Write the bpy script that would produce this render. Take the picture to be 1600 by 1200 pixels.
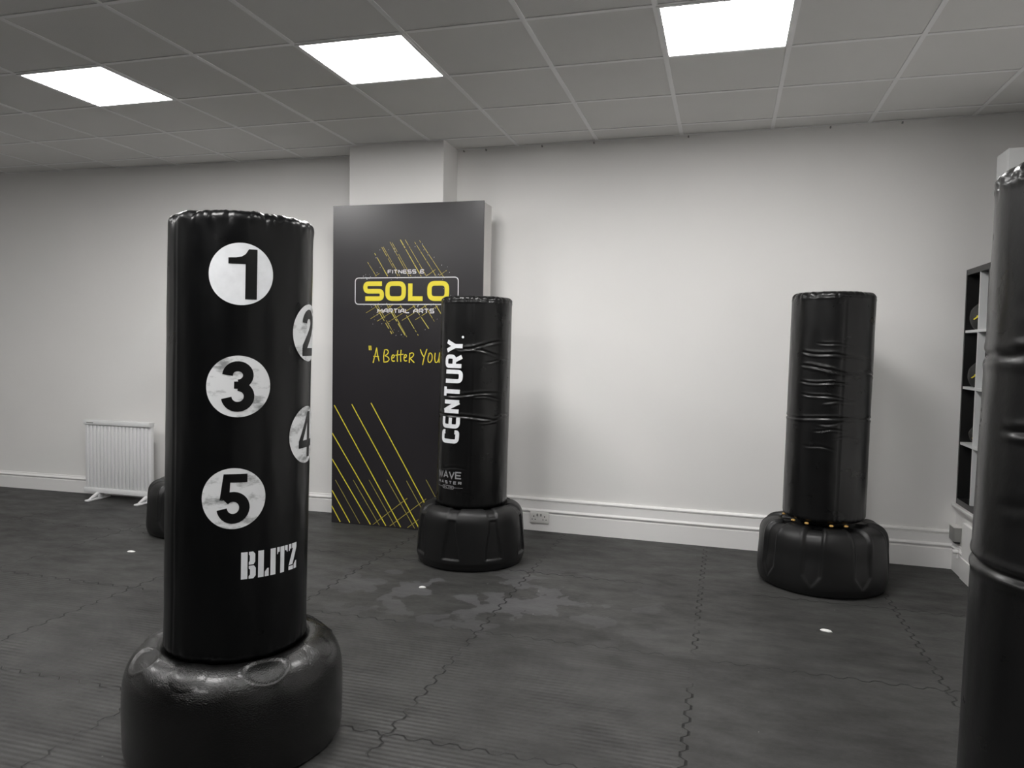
import bpy, bmesh, math, random
from mathutils import Vector, Matrix, noise
random.seed(7)
PI = math.pi
for o in list(bpy.data.objects): bpy.data.objects.remove(o)
scene = bpy.context.scene
COL = scene.collection

# ------------------------------------------------------------------ camera
YAW, PITCH, ROLL, CAMH = -0.2772, -0.0484, 0.0176, 1.3816
def cam_axes():
    cy, sy, cp, sp = math.cos(YAW), math.sin(YAW), math.cos(PITCH), math.sin(PITCH)
    F = Vector((sy*cp, cy*cp, sp)); r = Vector((cy, -sy, 0)); u = r.cross(F)
    c, s = math.cos(ROLL), math.sin(ROLL)
    return c*r+s*u, -s*r+c*u, F
cr, cu, cf = cam_axes()
cam_d = bpy.data.cameras.new('camera'); cam = bpy.data.objects.new('camera', cam_d); COL.objects.link(cam)
m = Matrix((cr, cu, -cf)).transposed().to_4x4(); m.translation = Vector((0, 0, CAMH))
cam.matrix_world = m
cam_d.sensor_width = 36; cam_d.lens = 1172.36*36/1600; cam_d.clip_start = 0.05
scene.camera = cam

# ------------------------------------------------------------------ world, exposure
w = bpy.data.worlds.new('world'); scene.world = w; w.use_nodes = True
w.node_tree.nodes['Background'].inputs[0].default_value = (0.6, 0.65, 0.7, 1)
w.node_tree.nodes['Background'].inputs[1].default_value = 0.02
vs = scene.view_settings
vs.view_transform = 'Standard'; vs.look = 'None'; vs.gamma = 1; vs.use_curve_mapping = False
vs.exposure = 1.79
LAMP = 10.0           # emission of the ceiling panels

# ------------------------------------------------------------------ room constants
CEIL = 2.8907; GX, GY, T = -3.9467, 2.8054, 0.6
RX = 1.46             # ledge front on the right
ALC = 1.88            # right wall behind the shelf
LX, BY = -8.1, -5.2   # far left wall, wall behind the camera

# ------------------------------------------------------------------ materials
def nmat(name):
    m = bpy.data.materials.new(name); m.use_nodes = True
    nt = m.node_tree; b = nt.nodes['Principled BSDF']
    return m, nt, b
def N(nt, t, **k):
    n = nt.nodes.new(t)
    for a, v in k.items(): setattr(n, a, v)
    return n
def L(nt, a, b): nt.links.new(a, b)
def simple(name, col, rough=0.5, spec=0.5, bump=0.0, bscale=200, var=0.0, vscale=6, metal=0, rvar=0.0, detail=4):
    m, nt, b = nmat(name)
    b.inputs['Base Color'].default_value = (*col, 1)
    b.inputs['Roughness'].default_value = rough
    b.inputs['Specular IOR Level'].default_value = spec
    b.inputs['Metallic'].default_value = metal
    tc = N(nt, 'ShaderNodeTexCoord')
    if bump:
        n = N(nt, 'ShaderNodeTexNoise'); n.inputs['Scale'].default_value = bscale; n.inputs['Detail'].default_value = detail
        L(nt, tc.outputs['Object'], n.inputs['Vector'])
        bp = N(nt, 'ShaderNodeBump'); bp.inputs['Strength'].default_value = bump; bp.inputs['Distance'].default_value = 0.002
        L(nt, n.outputs['Fac'], bp.inputs['Height']); L(nt, bp.outputs['Normal'], b.inputs['Normal'])
    if var or rvar:
        n = N(nt, 'ShaderNodeTexNoise'); n.inputs['Scale'].default_value = vscale; n.inputs['Detail'].default_value = 5
        L(nt, tc.outputs['Object'], n.inputs['Vector'])
        if var:
            r = N(nt, 'ShaderNodeMapRange'); r.inputs[1].default_value = 0.3; r.inputs[2].default_value = 0.7
            r.inputs[3].default_value = 1-var; r.inputs[4].default_value = 1+var
            L(nt, n.outputs['Fac'], r.inputs[0])
            mx = N(nt, 'ShaderNodeVectorMath', operation='SCALE'); mx.inputs[0].default_value = col
            L(nt, r.outputs[0], mx.inputs['Scale']); L(nt, mx.outputs[0], b.inputs['Base Color'])
        if rvar:
            r = N(nt, 'ShaderNodeMapRange'); r.inputs[1].default_value = 0.3; r.inputs[2].default_value = 0.7
            r.inputs[3].default_value = rough-rvar; r.inputs[4].default_value = rough+rvar
            L(nt, n.outputs['Fac'], r.inputs[0]); L(nt, r.outputs[0], b.inputs['Roughness'])
    return m

M = {}
M['wall'] = simple('wall_paint', (0.85, 0.84, 0.825), 0.7, 0.3, bump=0.15, bscale=60, var=0.012, vscale=1.5)
M['trimw'] = simple('gloss_white_trim', (0.88, 0.87, 0.86), 0.35, 0.5, bump=0.05, bscale=30)
M['tile'] = simple('ceiling_tile', (0.74, 0.735, 0.72), 0.9, 0.1, bump=0.3, bscale=160, var=0.03, vscale=1.2)
M['bar'] = simple('ceiling_grid_bar', (0.86, 0.86, 0.86), 0.45, 0.4)
M['vinyl'] = simple('black_vinyl', (0.0018, 0.0020, 0.0023), 0.30, 0.35, bump=0.10, bscale=55, rvar=0.03, vscale=9, detail=6)
M['vinyl2'] = simple('black_vinyl_worn', (0.0035, 0.0035, 0.0037), 0.30, 0.42, bump=0.16, bscale=70, rvar=0.035, vscale=11, detail=6)
M['plastic'] = simple('black_base_plastic', (0.006, 0.006, 0.0062), 0.40, 0.4, bump=0.2, bscale=500, rvar=0.05, vscale=8)
M['grit'] = simple('black_base_grit', (0.003, 0.003, 0.003), 0.17, 0.5, bump=0.9, bscale=240, rvar=0.03, vscale=14, detail=2)
_b = M['grit'].node_tree.nodes['Principled BSDF']; _b.inputs['Coat Weight'].default_value = 0.3; _b.inputs['Coat Roughness'].default_value = 0.2
M['white_ink'] = simple('white_print', (0.80, 0.815, 0.84), 0.5, 0.4, var=0.05, vscale=30)
M['grey_ink'] = simple('grey_print', (0.26, 0.26, 0.27), 0.5, 0.4)
M['black_ink'] = simple('black_print', (0.002, 0.002, 0.0022), 0.40, 0.35)
M['board'] = simple('black_board_laminate', (0.016, 0.0140, 0.0165), 0.32, 0.80, rvar=0.02, vscale=3)
M['yellow'] = simple('yellow_print', (0.80, 0.68, 0.055), 0.4, 0.4)
M['yellow_dim'] = simple('yellow_fine_print', (0.42, 0.36, 0.08), 0.45, 0.4)
M['yellow_line'] = simple('yellow_line_print', (0.60, 0.50, 0.10), 0.45, 0.4)
M['wprint'] = simple('white_board_print', (0.75, 0.75, 0.77), 0.4, 0.4)
M['mdf'] = simple('painted_mdf', (0.72, 0.70, 0.68), 0.5, 0.4)
M['rad'] = simple('white_enamel', (0.84, 0.845, 0.85), 0.35, 0.5)
M['grey'] = simple('grey_plastic', (0.28, 0.28, 0.27), 0.5, 0.4)
M['socket'] = simple('white_socket_plastic', (0.74, 0.73, 0.71), 0.35, 0.5)
M['dark'] = simple('dark_slot', (0.02, 0.02, 0.02), 0.6, 0.3)
M['orange'] = simple('orange_rubber', (0.50, 0.30, 0.08), 0.5, 0.4)
M['shelf_black'] = simple('black_brown_laminate', (0.012, 0.012, 0.012), 0.35, 0.5)
M['shelf_white'] = simple('white_laminate', (0.72, 0.73, 0.73), 0.4, 0.4)
M['glove'] = simple('black_leather', (0.04, 0.04, 0.038), 0.6, 0.4, bump=0.4, bscale=120)
M['dark_pane'] = simple('added_dark_glass', (0.004, 0.005, 0.006), 0.05, 0.5)  # for the added pane behind the camera that keeps reflections dark
M['paper'] = simple('white_scrap', (0.8, 0.8, 0.78), 0.6, 0.3, bump=0.5, bscale=90)

def scuffed_white():
    m, nt, b = nmat('scuffed_white_print')
    tc = N(nt, 'ShaderNodeTexCoord'); mp = N(nt, 'ShaderNodeMapping'); mp.inputs['Scale'].default_value = (11, 11, 24)
    n = N(nt, 'ShaderNodeTexNoise'); n.inputs['Scale'].default_value = 1.0; n.inputs['Detail'].default_value = 8; n.inputs['Roughness'].default_value = 0.65
    L(nt, tc.outputs['Object'], mp.inputs[0]); L(nt, mp.outputs[0], n.inputs['Vector'])
    r = N(nt, 'ShaderNodeValToRGB'); e = r.color_ramp.elements
    e[0].position = 0.34; e[0].color = (0.26, 0.27, 0.27, 1); e[1].position = 0.50; e[1].color = (0.76, 0.77, 0.78, 1)
    L(nt, n.outputs['Fac'], r.inputs[0]); L(nt, r.outputs[0], b.inputs['Base Color'])
    b.inputs['Roughness'].default_value = 0.5
    return m
M['white_scuff'] = scuffed_white()

def lamp_mat():
    m, nt, b = nmat('lit_diffuser')
    b.inputs['Base Color'].default_value = (0.9, 0.9, 0.9, 1)
    b.inputs['Emission Color'].default_value = (1.0, 0.985, 0.97, 1)
    b.inputs['Emission Strength'].default_value = LAMP
    return m
M['lamp'] = lamp_mat()

def floor_mat():
    m, nt, b = nmat('rubber_mats')
    P = 1.02
    def math_(op, a, c=None, cl=False):
        n = N(nt, 'ShaderNodeMath', operation=op, use_clamp=cl)
        for i, v in enumerate((a, c)):
            if v is None: continue
            if isinstance(v, (int, float)): n.inputs[i].default_value = v
            else: L(nt, v, n.inputs[i])
        return n.outputs[0]
    tc = N(nt, 'ShaderNodeTexCoord'); sp = N(nt, 'ShaderNodeSeparateXYZ'); L(nt, tc.outputs['Object'], sp.inputs[0])
    x, y = sp.outputs[0], sp.outputs[1]
    def noise_(scale, det=4, ro=0.55, vec=None, stretch=None):
        n = N(nt, 'ShaderNodeTexNoise'); n.inputs['Scale'].default_value = scale; n.inputs['Detail'].default_value = det; n.inputs['Roughness'].default_value = ro
        if stretch:
            mp = N(nt, 'ShaderNodeMapping'); mp.inputs['Scale'].default_value = stretch
            L(nt, tc.outputs['Object'], mp.inputs[0]); L(nt, mp.outputs[0], n.inputs['Vector'])
        else: L(nt, tc.outputs['Object'], n.inputs['Vector'])
        return n.outputs['Fac']
    def rng(v, a, b_, c, d):
        n = N(nt, 'ShaderNodeMapRange')
        L(nt, v, n.inputs[0])
        for i, q in enumerate((a, b_, c, d)): n.inputs[i+1].default_value = q
        return n.outputs[0]
    def seam(u, off, v, ph):
        # puzzle edge: a squarish zigzag of the line as it runs along v
        s = math_('SINE', math_('MULTIPLY', math_('ADD', v, ph), 2*PI/0.102))
        s = math_('MAXIMUM', math_('MINIMUM', math_('MULTIPLY', s, 1.7), 1.0), -1.0)
        q = math_('ADD', math_('SUBTRACT', u, off), math_('MULTIPLY', s, 0.011))
        q = math_('DIVIDE', q, P)
        fr = math_('ABSOLUTE', math_('SUBTRACT', q, math_('ROUND', q)))
        return rng(math_('MULTIPLY', fr, P), 0.0020, 0.0058, 1.0, 0.0)
    sx = seam(x, -0.10, y, 0.0); sy = seam(y, 2.39, x, 0.03)
    sm = math_('MAXIMUM', sx, sy)
    brk = rng(noise_(2.6, 3), 0.38, 0.50, 0.10, 1.0)            # seams close up in places
    sm = math_('MULTIPLY', sm, brk)
    # ridges run along x on the mats near the middle, worn away by noise
    rd = math_('SINE', math_('MULTIPLY', y, 2*PI/0.0265))
    msk = math_('LESS_THAN', x, -0.11); msk = math_('MULTIPLY', msk, math_('LESS_THAN', y, 3.42))
    wear = rng(noise_(1.9, 3), 0.36, 0.60, 0.15, 1.0)
    near = rng(y, 3.4, 2.6, 0.3, 1.0)
    msk = math_('MULTIPLY', math_('MULTIPLY', msk, wear), near)
    rdh = math_('MULTIPLY', rd, msk)
    # colour
    n1 = noise_(1.3, 6, 0.6); n2 = noise_(6, 6, 0.65, stretch=(0.7, 1.5, 1)); n3 = noise_(45, 3)
    r = N(nt, 'ShaderNodeValToRGB'); e = r.color_ramp.elements
    e[0].position = 0.36; e[0].color = (0.015, 0.0145, 0.014, 1); e[1].position = 0.64; e[1].color = (0.060, 0.060, 0.058, 1)
    mixv = math_('ADD', math_('MULTIPLY', n1, 0.5), math_('ADD', math_('MULTIPLY', n2, 0.38), math_('MULTIPLY', n3, 0.12)))
    L(nt, mixv, r.inputs[0])
    # pale hard-edged worn patches
    vo = N(nt, 'ShaderNodeTexVoronoi'); vo.inputs['Scale'].default_value = 7; vo.inputs['Randomness'].default_value = 1
    dn = N(nt, 'ShaderNodeTexNoise'); dn.inputs['Scale'].default_value = 5; dn.inputs['Detail'].default_value = 5; L(nt, tc.outputs['Object'], dn.inputs['Vector'])
    va = N(nt, 'ShaderNodeVectorMath', operation='ADD'); sc = N(nt, 'ShaderNodeVectorMath', operation='SCALE'); sc.inputs['Scale'].default_value = 0.35
    L(nt, dn.outputs['Color'], sc.inputs[0]); L(nt, sc.outputs[0], va.inputs[0]); L(nt, tc.outputs['Object'], va.inputs[1]); L(nt, va.outputs[0], vo.inputs['Vector'])
    sv = N(nt, 'ShaderNodeSeparateXYZ'); L(nt, vo.outputs['Color'], sv.inputs[0])
    pm = math_('GREATER_THAN', sv.outputs[0], 0.62)
    dx = math_('SUBTRACT', x, -1.25); dy = math_('SUBTRACT', y, 3.95)
    dd = math_('SQRT', math_('ADD', math_('MULTIPLY', dx, dx), math_('MULTIPLY', math_('MULTIPLY', dy, dy), 3.0)))
    area = rng(dd, 0.35, 1.25, 1.0, 0.06)
    pm = math_('MULTIPLY', pm, area)
    mx = N(nt, 'ShaderNodeMix', data_type='RGBA'); L(nt, math_('MULTIPLY', pm, 0.55), mx.inputs[0]); L(nt, r.outputs[0], mx.inputs[6]); mx.inputs[7].default_value = (0.098, 0.097, 0.102, 1)
    # small white specks
    v2 = N(nt, 'ShaderNodeTexVoronoi'); v2.inputs['Scale'].default_value = 5.5; v2.inputs['Randomness'].default_value = 1; L(nt, tc.outputs['Object'], v2.inputs['Vector'])
    spk = math_('LESS_THAN', v2.outputs['Distance'], 0.014)
    mx2 = N(nt, 'ShaderNodeMix', data_type='RGBA'); L(nt, spk, mx2.inputs[0]); L(nt, mx.outputs[2], mx2.inputs[6]); mx2.inputs[7].default_value = (0.35, 0.35, 0.34, 1)
    mx3 = N(nt, 'ShaderNodeMix', data_type='RGBA'); L(nt, sm, mx3.inputs[0]); L(nt, mx2.outputs[2], mx3.inputs[6]); mx3.inputs[7].default_value = (0.004, 0.004, 0.004, 1)
    L(nt, mx3.outputs[2], b.inputs['Base Color'])
    L(nt, rng(n2, 0.3, 0.7, 0.62, 0.48), b.inputs['Roughness'])
    b.inputs['Specular IOR Level'].default_value = 0.35
    h = math_('ADD', math_('MULTIPLY', rdh, 0.0017), math_('MULTIPLY', sm, -0.004))
    h = math_('ADD', h, math_('MULTIPLY', n3, 0.0012))
    h = math_('ADD', h, math_('MULTIPLY', noise_(220, 2), 0.0004))
    bp = N(nt, 'ShaderNodeBump'); bp.inputs['Strength'].default_value = 0.8; bp.inputs['Distance'].default_value = 1.0
    L(nt, h, bp.inputs['Height']); L(nt, bp.outputs['Normal'], b.inputs['Normal'])
    return m
M['floor'] = floor_mat()

# ------------------------------------------------------------------ mesh helpers
def build(name, verts, faces, mat, parent=None, smooth=False):
    me = bpy.data.meshes.new(name); me.from_pydata([tuple(v) for v in verts], [], faces); me.update()
    if smooth: me.polygons.foreach_set('use_smooth', [True]*len(me.polygons))
    me.materials.append(M[mat]); o = bpy.data.objects.new(name, me); COL.objects.link(o)
    if parent: o.parent = parent
    return o
class MB:
    def __init__(s): s.bm = bmesh.new()
    def box(s, x0, x1, y0, y1, z0, z1, bev=0.0, seg=2, rot=0, c=None, mat=None):
        r = bmesh.ops.create_cube(s.bm, size=1.0)['verts']
        for v in r: v.co = Vector(((x0+x1)/2+v.co.x*(x1-x0), (y0+y1)/2+v.co.y*(y1-y0), (z0+z1)/2+v.co.z*(z1-z0)))
        if bev:
            ed = list({e for v in r for e in v.link_edges})
            rr = bmesh.ops.bevel(s.bm, geom=ed, offset=bev, segments=seg, profile=0.5, affect='EDGES')
        return s
    def tube(s, p0, p1, r0, r1=None, n=16):
        p0, p1 = Vector(p0), Vector(p1); r1 = r0 if r1 is None else r1
        d = (p1-p0); q = d.to_track_quat('Z', 'Y').to_matrix().to_4x4(); q.translation = (p0+p1)/2
        bmesh.ops.create_cone(s.bm, cap_ends=True, segments=n, radius1=r0, radius2=r1, depth=d.length, matrix=q)
        return s
    def prism(s, prof, axis_fn, a, b):
        # prof: closed list of 2D points, axis_fn(p, t) -> 3D; swept from t=a to t=b
        va = [s.bm.verts.new(axis_fn(p, a)) for p in prof]; vb = [s.bm.verts.new(axis_fn(p, b)) for p in prof]
        n = len(prof)
        for i in range(n): s.bm.faces.new((va[i], va[(i+1) % n], vb[(i+1) % n], vb[i]))
        s.bm.faces.new(va[::-1]); s.bm.faces.new(vb)
        return s
    def done(s, name, mat, parent=None, smooth=False, sharp=35):
        bmesh.ops.recalc_face_normals(s.bm, faces=s.bm.faces[:])
        if smooth:
            for f in s.bm.faces: f.smooth = True
            for e in s.bm.edges:
                if len(e.link_faces) == 2 and e.calc_face_angle(0) > math.radians(sharp): e.smooth = False
        me = bpy.data.meshes.new(name); s.bm.to_mesh(me); s.bm.free()
        me.materials.append(M[mat]); o = bpy.data.objects.new(name, me); COL.objects.link(o)
        if parent: o.parent = parent
        return o
def struct(o): o['kind'] = 'structure'; return o
def tag(o, label, cat, group=None):
    o['label'] = label; o['category'] = cat
    if group: o['group'] = group
    return o
def thing(name, label, cat, loc=(0, 0, 0), rz=0, group=None):
    o = bpy.data.objects.new(name, None); COL.objects.link(o); o.empty_display_size = 0.1
    o.location = loc; o.rotation_euler = (0, 0, rz)
    return tag(o, label, cat, group)
def copy_tree(o, parent=None):
    c = o.copy(); COL.objects.link(c); c.parent = parent
    for ch in [k for k in bpy.data.objects if k.parent == o]: copy_tree(ch, c)
    return c

# ------------------------------------------------------------------ room shell
# the back wall is two slightly skewed flat stretches that meet behind the column
WL0, WL1 = (LX, 5.365), (-2.42, 5.518); WR0, WR1 = (-2.42, 5.518), (ALC, 5.405)
def wall_y(x):
    a, b = (WL0, WL1) if x < -2.42 else (WR0, WR1)
    return a[1]+(b[1]-a[1])*(x-a[0])/(b[0]-a[0])
prof = [WL0, WL1, WR1, (ALC, 5.6), (-2.42, 5.7), (LX, 5.6)]
struct(MB().prism(prof, lambda p, t: Vector((p[0], p[1], t)), -0.02, CEIL+0.08).done('wall_back', 'wall'))
struct(MB().box(LX-0.12, LX, BY, 5.6, -0.02, CEIL+0.08).done('wall_left', 'wall'))
struct(MB().box(ALC, ALC+0.12, BY, 5.6, -0.02, CEIL+0.08).done('wall_right', 'wall'))
mb = MB(); mb.box(LX, ALC, BY-0.12, BY, -0.02, 0.35); mb.box(LX, ALC, BY-0.12, BY, 2.65, CEIL+0.08)
mb.box(LX, LX+0.3, BY-0.12, BY, 0.35, 2.65); mb.box(ALC-0.3, ALC, BY-0.12, BY, 0.35, 2.65)
struct(mb.done('wall_front', 'wall'))
struct(MB().box(LX+0.3, ALC-0.3, BY-0.07, BY-0.05, 0.35, 2.65).done('added_dark_window_1', 'dark_pane'))  # unseen pane, added so the bag fronts reflect something dark
struct(MB().box(LX-0.1, ALC+0.1, BY-0.1, 5.65, -0.06, 0.0).done('floor', 'floor'))
struct(MB().box(-2.80, -2.035, 5.215, 5.6, 0.0, CEIL+0.02, bev=0.004).done('wall_pillar', 'wall'))

# ceiling: lay-in tiles slightly crowned above a white T grid; openings for the lamps
lamps_ij = [(i, j) for i in (0, 3, 6) for j in (1, -3)]+[(-3, -1), (3, -7)]  # panels out of view are added to light the room
mb = MB()
for i in range(-8, 11):
    for j in range(-14, 5):
        if (i, j) in lamps_ij: continue
        x0, y0 = GX+i*T, GY+j*T
        a, b, c, d = max(x0, LX), min(x0+T, ALC), max(y0, BY), min(y0+T, 5.56)
        if b-a < 0.02 or d-c < 0.02: continue
        mb.box(a+0.004, b-0.004, c+0.004, d-0.004, CEIL+0.003, CEIL+0.02)
mb.box(LX, ALC, BY, 5.6, CEIL+0.1, CEIL+0.12)
struct(mb.done('ceiling', 'tile'))
mb = MB()
for i in range(-7, 11):
    x0 = GX+i*T
    if LX < x0 < ALC: mb.box(x0-0.012, x0+0.012, BY, 5.52, CEIL-0.001, CEIL+0.0028)
for j in range(-14, 5):
    y0 = GY+j*T
    if y0 > BY: mb.box(LX, ALC, y0-0.012, y0+0.012, CEIL-0.0006, CEIL+0.0026)
struct(mb.done('trim_1', 'bar'))
# edge angle along the back wall with its dark gap
def wall_pt(off, z): return lambda x: Vector((x, wall_y(x)-off, z))
def run_along(prof, x0, x1, name, mat):
    # sweep a (depth from wall, height) profile along the back wall
    xs = [x0, x1] if not (x0 < -2.42 < x1) else [x0, -2.42, x1]
    V, Fc = [], []; n = len(prof)
    for x in xs:
        for (dp, z) in prof: V.append((x, wall_y(x)-dp, z))
    for k in range(len(xs)-1):
        for i in range(n): Fc.append((k*n+i, k*n+(i+1) % n, (k+1)*n+(i+1) % n, (k+1)*n+i))
    Fc.append(tuple(range(n))); Fc.append(tuple((len(xs)-1)*n+i for i in range(n))[::-1])
    return build(name, V, Fc, mat)
struct(run_along([(-.01, CEIL-0.002), (0.022, CEIL-0.002), (0.022, CEIL+0.001), (-.01, CEIL+0.001)], LX, ALC, 'trim_2', 'bar'))

# skirting boards
def torus_prof(z0, z1, d0, d1, n=6):
    return [(d0+(d1-d0)*math.sin(PI*k/n), z0+(z1-z0)*k/n) for k in range(n+1)]
def skirt(name, x0, x1, tall):
    p = [(-0.01, 0.0), (0.019, 0.0), (0.019, 0.128 if tall else 0.105)]
    if tall:
        p += [(0.015, 0.132), (0.015, 0.138)]+torus_prof(0.140, 0.163, 0.017, 0.027)+[(0.014, 0.166), (0.014, 0.222), (0.010, 0.225), (0.010, 0.229), (0.018, 0.231), (0.019, 0.240), (0.012, 0.250), (-0.01, 0.252)]
    else:
        p += [(0.015, 0.109), (0.015, 0.113)]+torus_prof(0.115, 0.136, 0.016, 0.025)+[(0.010, 0.140), (0.008, 0.150), (-0.01, 0.152)]
    return struct(run_along(p, x0, x1, name, 'trimw'))
skirt('baseboard_left', LX, -2.80, False)
skirt('baseboard_back', -2.035, RX, True)

# boxed ledge on the right with its own skirting, sill and raised panel
mb = MB(); mb.box(RX, ALC, 0.6, 5.46, 0.0, 0.408)
struct(mb.done('wall_ledge', 'wall'))
struct(MB().box(RX-0.028, ALC, 0.58, 5.45, 0.408, 0.430, bev=0.006, seg=3).done('trim_3', 'trimw', smooth=True))
p = [(-0.01, 0.0), (0.019, 0.0), (0.019, 0.128), (0.015, 0.132), (0.015, 0.138)]+torus_prof(0.140, 0.163, 0.017, 0.027)+[(0.012, 0.166), (0.010, 0.178), (-0.01, 0.18)]
struct(MB().prism(p, lambda q, t: Vector((RX-q[0], t, q[1])), 5.19, 5.42).done('baseboard_right', 'trimw'))
mb = MB(); mb.box(RX-0.026, RX+0.004, 4.2, 5.19, 0.0, 0.13); mb.box(RX-0.018, RX+0.004, 4.2, 5.21, 0.13, 0.345, bev=0.003)
struct(mb.done('trim_4', 'trimw'))

# small dark fixings under the ceiling edge
fx = [-1.98, -1.80, -1.36, -0.97, -0.30, 1.05, 0.62]
for k, x in enumerate(fx):
    mb = MB(); y = wall_y(x); mb.tube((x, y, CEIL-0.013), (x, y-0.012, CEIL-0.013), 0.006, 0.004, 8); mb.box(x-0.004, x+0.004, y-0.014, y-0.011, CEIL-0.02, CEIL-0.006)
    o = mb.done('wall_hook', 'grey')
    tag(o, 'tiny grey hook fixed at the top of the back wall just under the ceiling', 'hook', 'hooks under the ceiling edge')

# ------------------------------------------------------------------ ceiling lamps
lab = {(0, 1): 'square lit ceiling panel, leftmost of the three in view',
       (3, 1): 'square lit ceiling panel just left of and before the white pillar, middle of the three',
       (6, 1): 'square lit ceiling panel cut by the top of the picture, rightmost of the three'}
first = None
for (i, j) in sorted(lamps_ij, key=lambda q: (q not in lab, q)):
    cx, cy = GX+(i+.5)*T, GY+(j+.5)*T
    if first is None:
        t = thing('ceiling_light', lab[(i, j)], 'ceiling light', (cx, cy, CEIL-0.004))
        h = T/2-0.004; wd = 0.016
        mb = MB()
        mb.box(-h, h, -h, -h+wd, 0, 0.02); mb.box(-h, h, h-wd, h, 0, 0.02); mb.box(-h, -h+wd, -h+wd, h-wd, 0, 0.02); mb.box(h-wd, h, -h+wd, h-wd, 0, 0.02)
        mb.done('frame', 'bar', t)
        MB().box(-h+wd, h-wd, -h+wd, h-wd, 0.003, 0.016).done('diffuser', 'lamp', t)
        first = t
    else:
        t = copy_tree(first); t.location = (cx, cy, CEIL-0.004)
        t['label'] = lab.get((i, j), 'added square lit ceiling panel, out of view, lighting the rest of the room')
    t['group'] = 'square ceiling light panels' if (i, j) in lab else 'unseen ceiling light panels added to light the room'

# ------------------------------------------------------------------ drawing: strokes and polygons on curved or flat faces
def fillet(pts, r, closed=False, n=6):
    out = []; m = len(pts)
    for i, p in enumerate(pts):
        if not closed and i in (0, m-1): out.append(Vector(p)); continue
        p = Vector(p); a = Vector(pts[i-1])-p; b = Vector(pts[(i+1) % m])-p
        rr = min(r, a.length*.49, b.length*.49); a.normalize(); b.normalize()
        if rr < 1e-5 or abs(a.dot(b)) > 0.999: out.append(p); continue
        p0, p1 = p+a*rr, p+b*rr
        for k in range(n+1):
            t = k/n; out.append(p0*(1-t)**2+p*2*t*(1-t)+p1*t*t)
    return out
def stroke(pts, w, closed=False):
    # list of quads (each a list of 2D points)
    P_ = [Vector(p) for p in pts]; n = len(P_); off = []
    for i in range(n):
        a = P_[i-1] if (closed or i) else None; c = P_[(i+1) % n] if (closed or i < n-1) else None
        d0 = (P_[i]-a).normalized() if a is not None else None; d1 = (c-P_[i]).normalized() if c is not None else None
        if d0 is None: d0 = d1
        if d1 is None: d1 = d0
        n0 = Vector((-d0.y, d0.x)); n1 = Vector((-d1.y, d1.x)); mm = n0+n1
        if mm.length < 1e-6: mm = n0.copy()
        mm.normalize(); k = max(0.45, mm.dot(n0)); off.append(mm*(w/2/k))
    q = []
    for i in range(n if closed else n-1):
        j = (i+1) % n
        q.append([P_[i]+off[i], P_[i]-off[i], P_[j]-off[j], P_[j]+off[j]])
    return q
def arc(cx, cy, rx, ry, a0, a1, n=16):
    return [(cx+rx*math.cos(math.radians(a0+(a1-a0)*k/n)), cy+ry*math.sin(math.radians(a0+(a1-a0)*k/n))) for k in range(n+1)]
def decal(name, polys, fn, mat, parent, step=0.012, off=0.0):
    """polys in local (u, v) metres, mapped through fn(u, v) -> 3D"""
    bm = bmesh.new()
    for pl in polys:
        vs_ = [bm.verts.new((p[0], p[1], 0)) for p in pl]
        try: bm.faces.new(vs_)
        except ValueError: pass
    bmesh.ops.triangulate(bm, faces=bm.faces[:])
    for f in bm.faces:
        if f.normal.z < 0: f.normal_flip()
    bm.normal_update()
    for f in bm.faces[:]:
        if f.normal.z < 0: f.normal_flip()
    if step:
        for ax in (0, 1):
            lo = min(v.co[ax] for v in bm.verts); hi = max(v.co[ax] for v in bm.verts)
            st = step if ax == 0 else step*2
            k = lo+st
            while k < hi:
                pc = [0, 0, 0]; pc[ax] = k; no = [0, 0, 0]; no[ax] = 1
                bmesh.ops.bisect_plane(bm, geom=bm.verts[:]+bm.edges[:]+bm.faces[:], plane_co=pc, plane_no=no)
                k += st
    for v in bm.verts: v.co = fn(v.co.x, v.co.y)
    me = bpy.data.meshes.new(name); bm.to_mesh(me); bm.free()
    me.polygons.foreach_set('use_smooth', [True]*len(me.polygons))
    me.materials.append(M[mat]); o = bpy.data.objects.new(name, me); COL.objects.link(o)
    if parent: o.parent = parent
    return o
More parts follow.
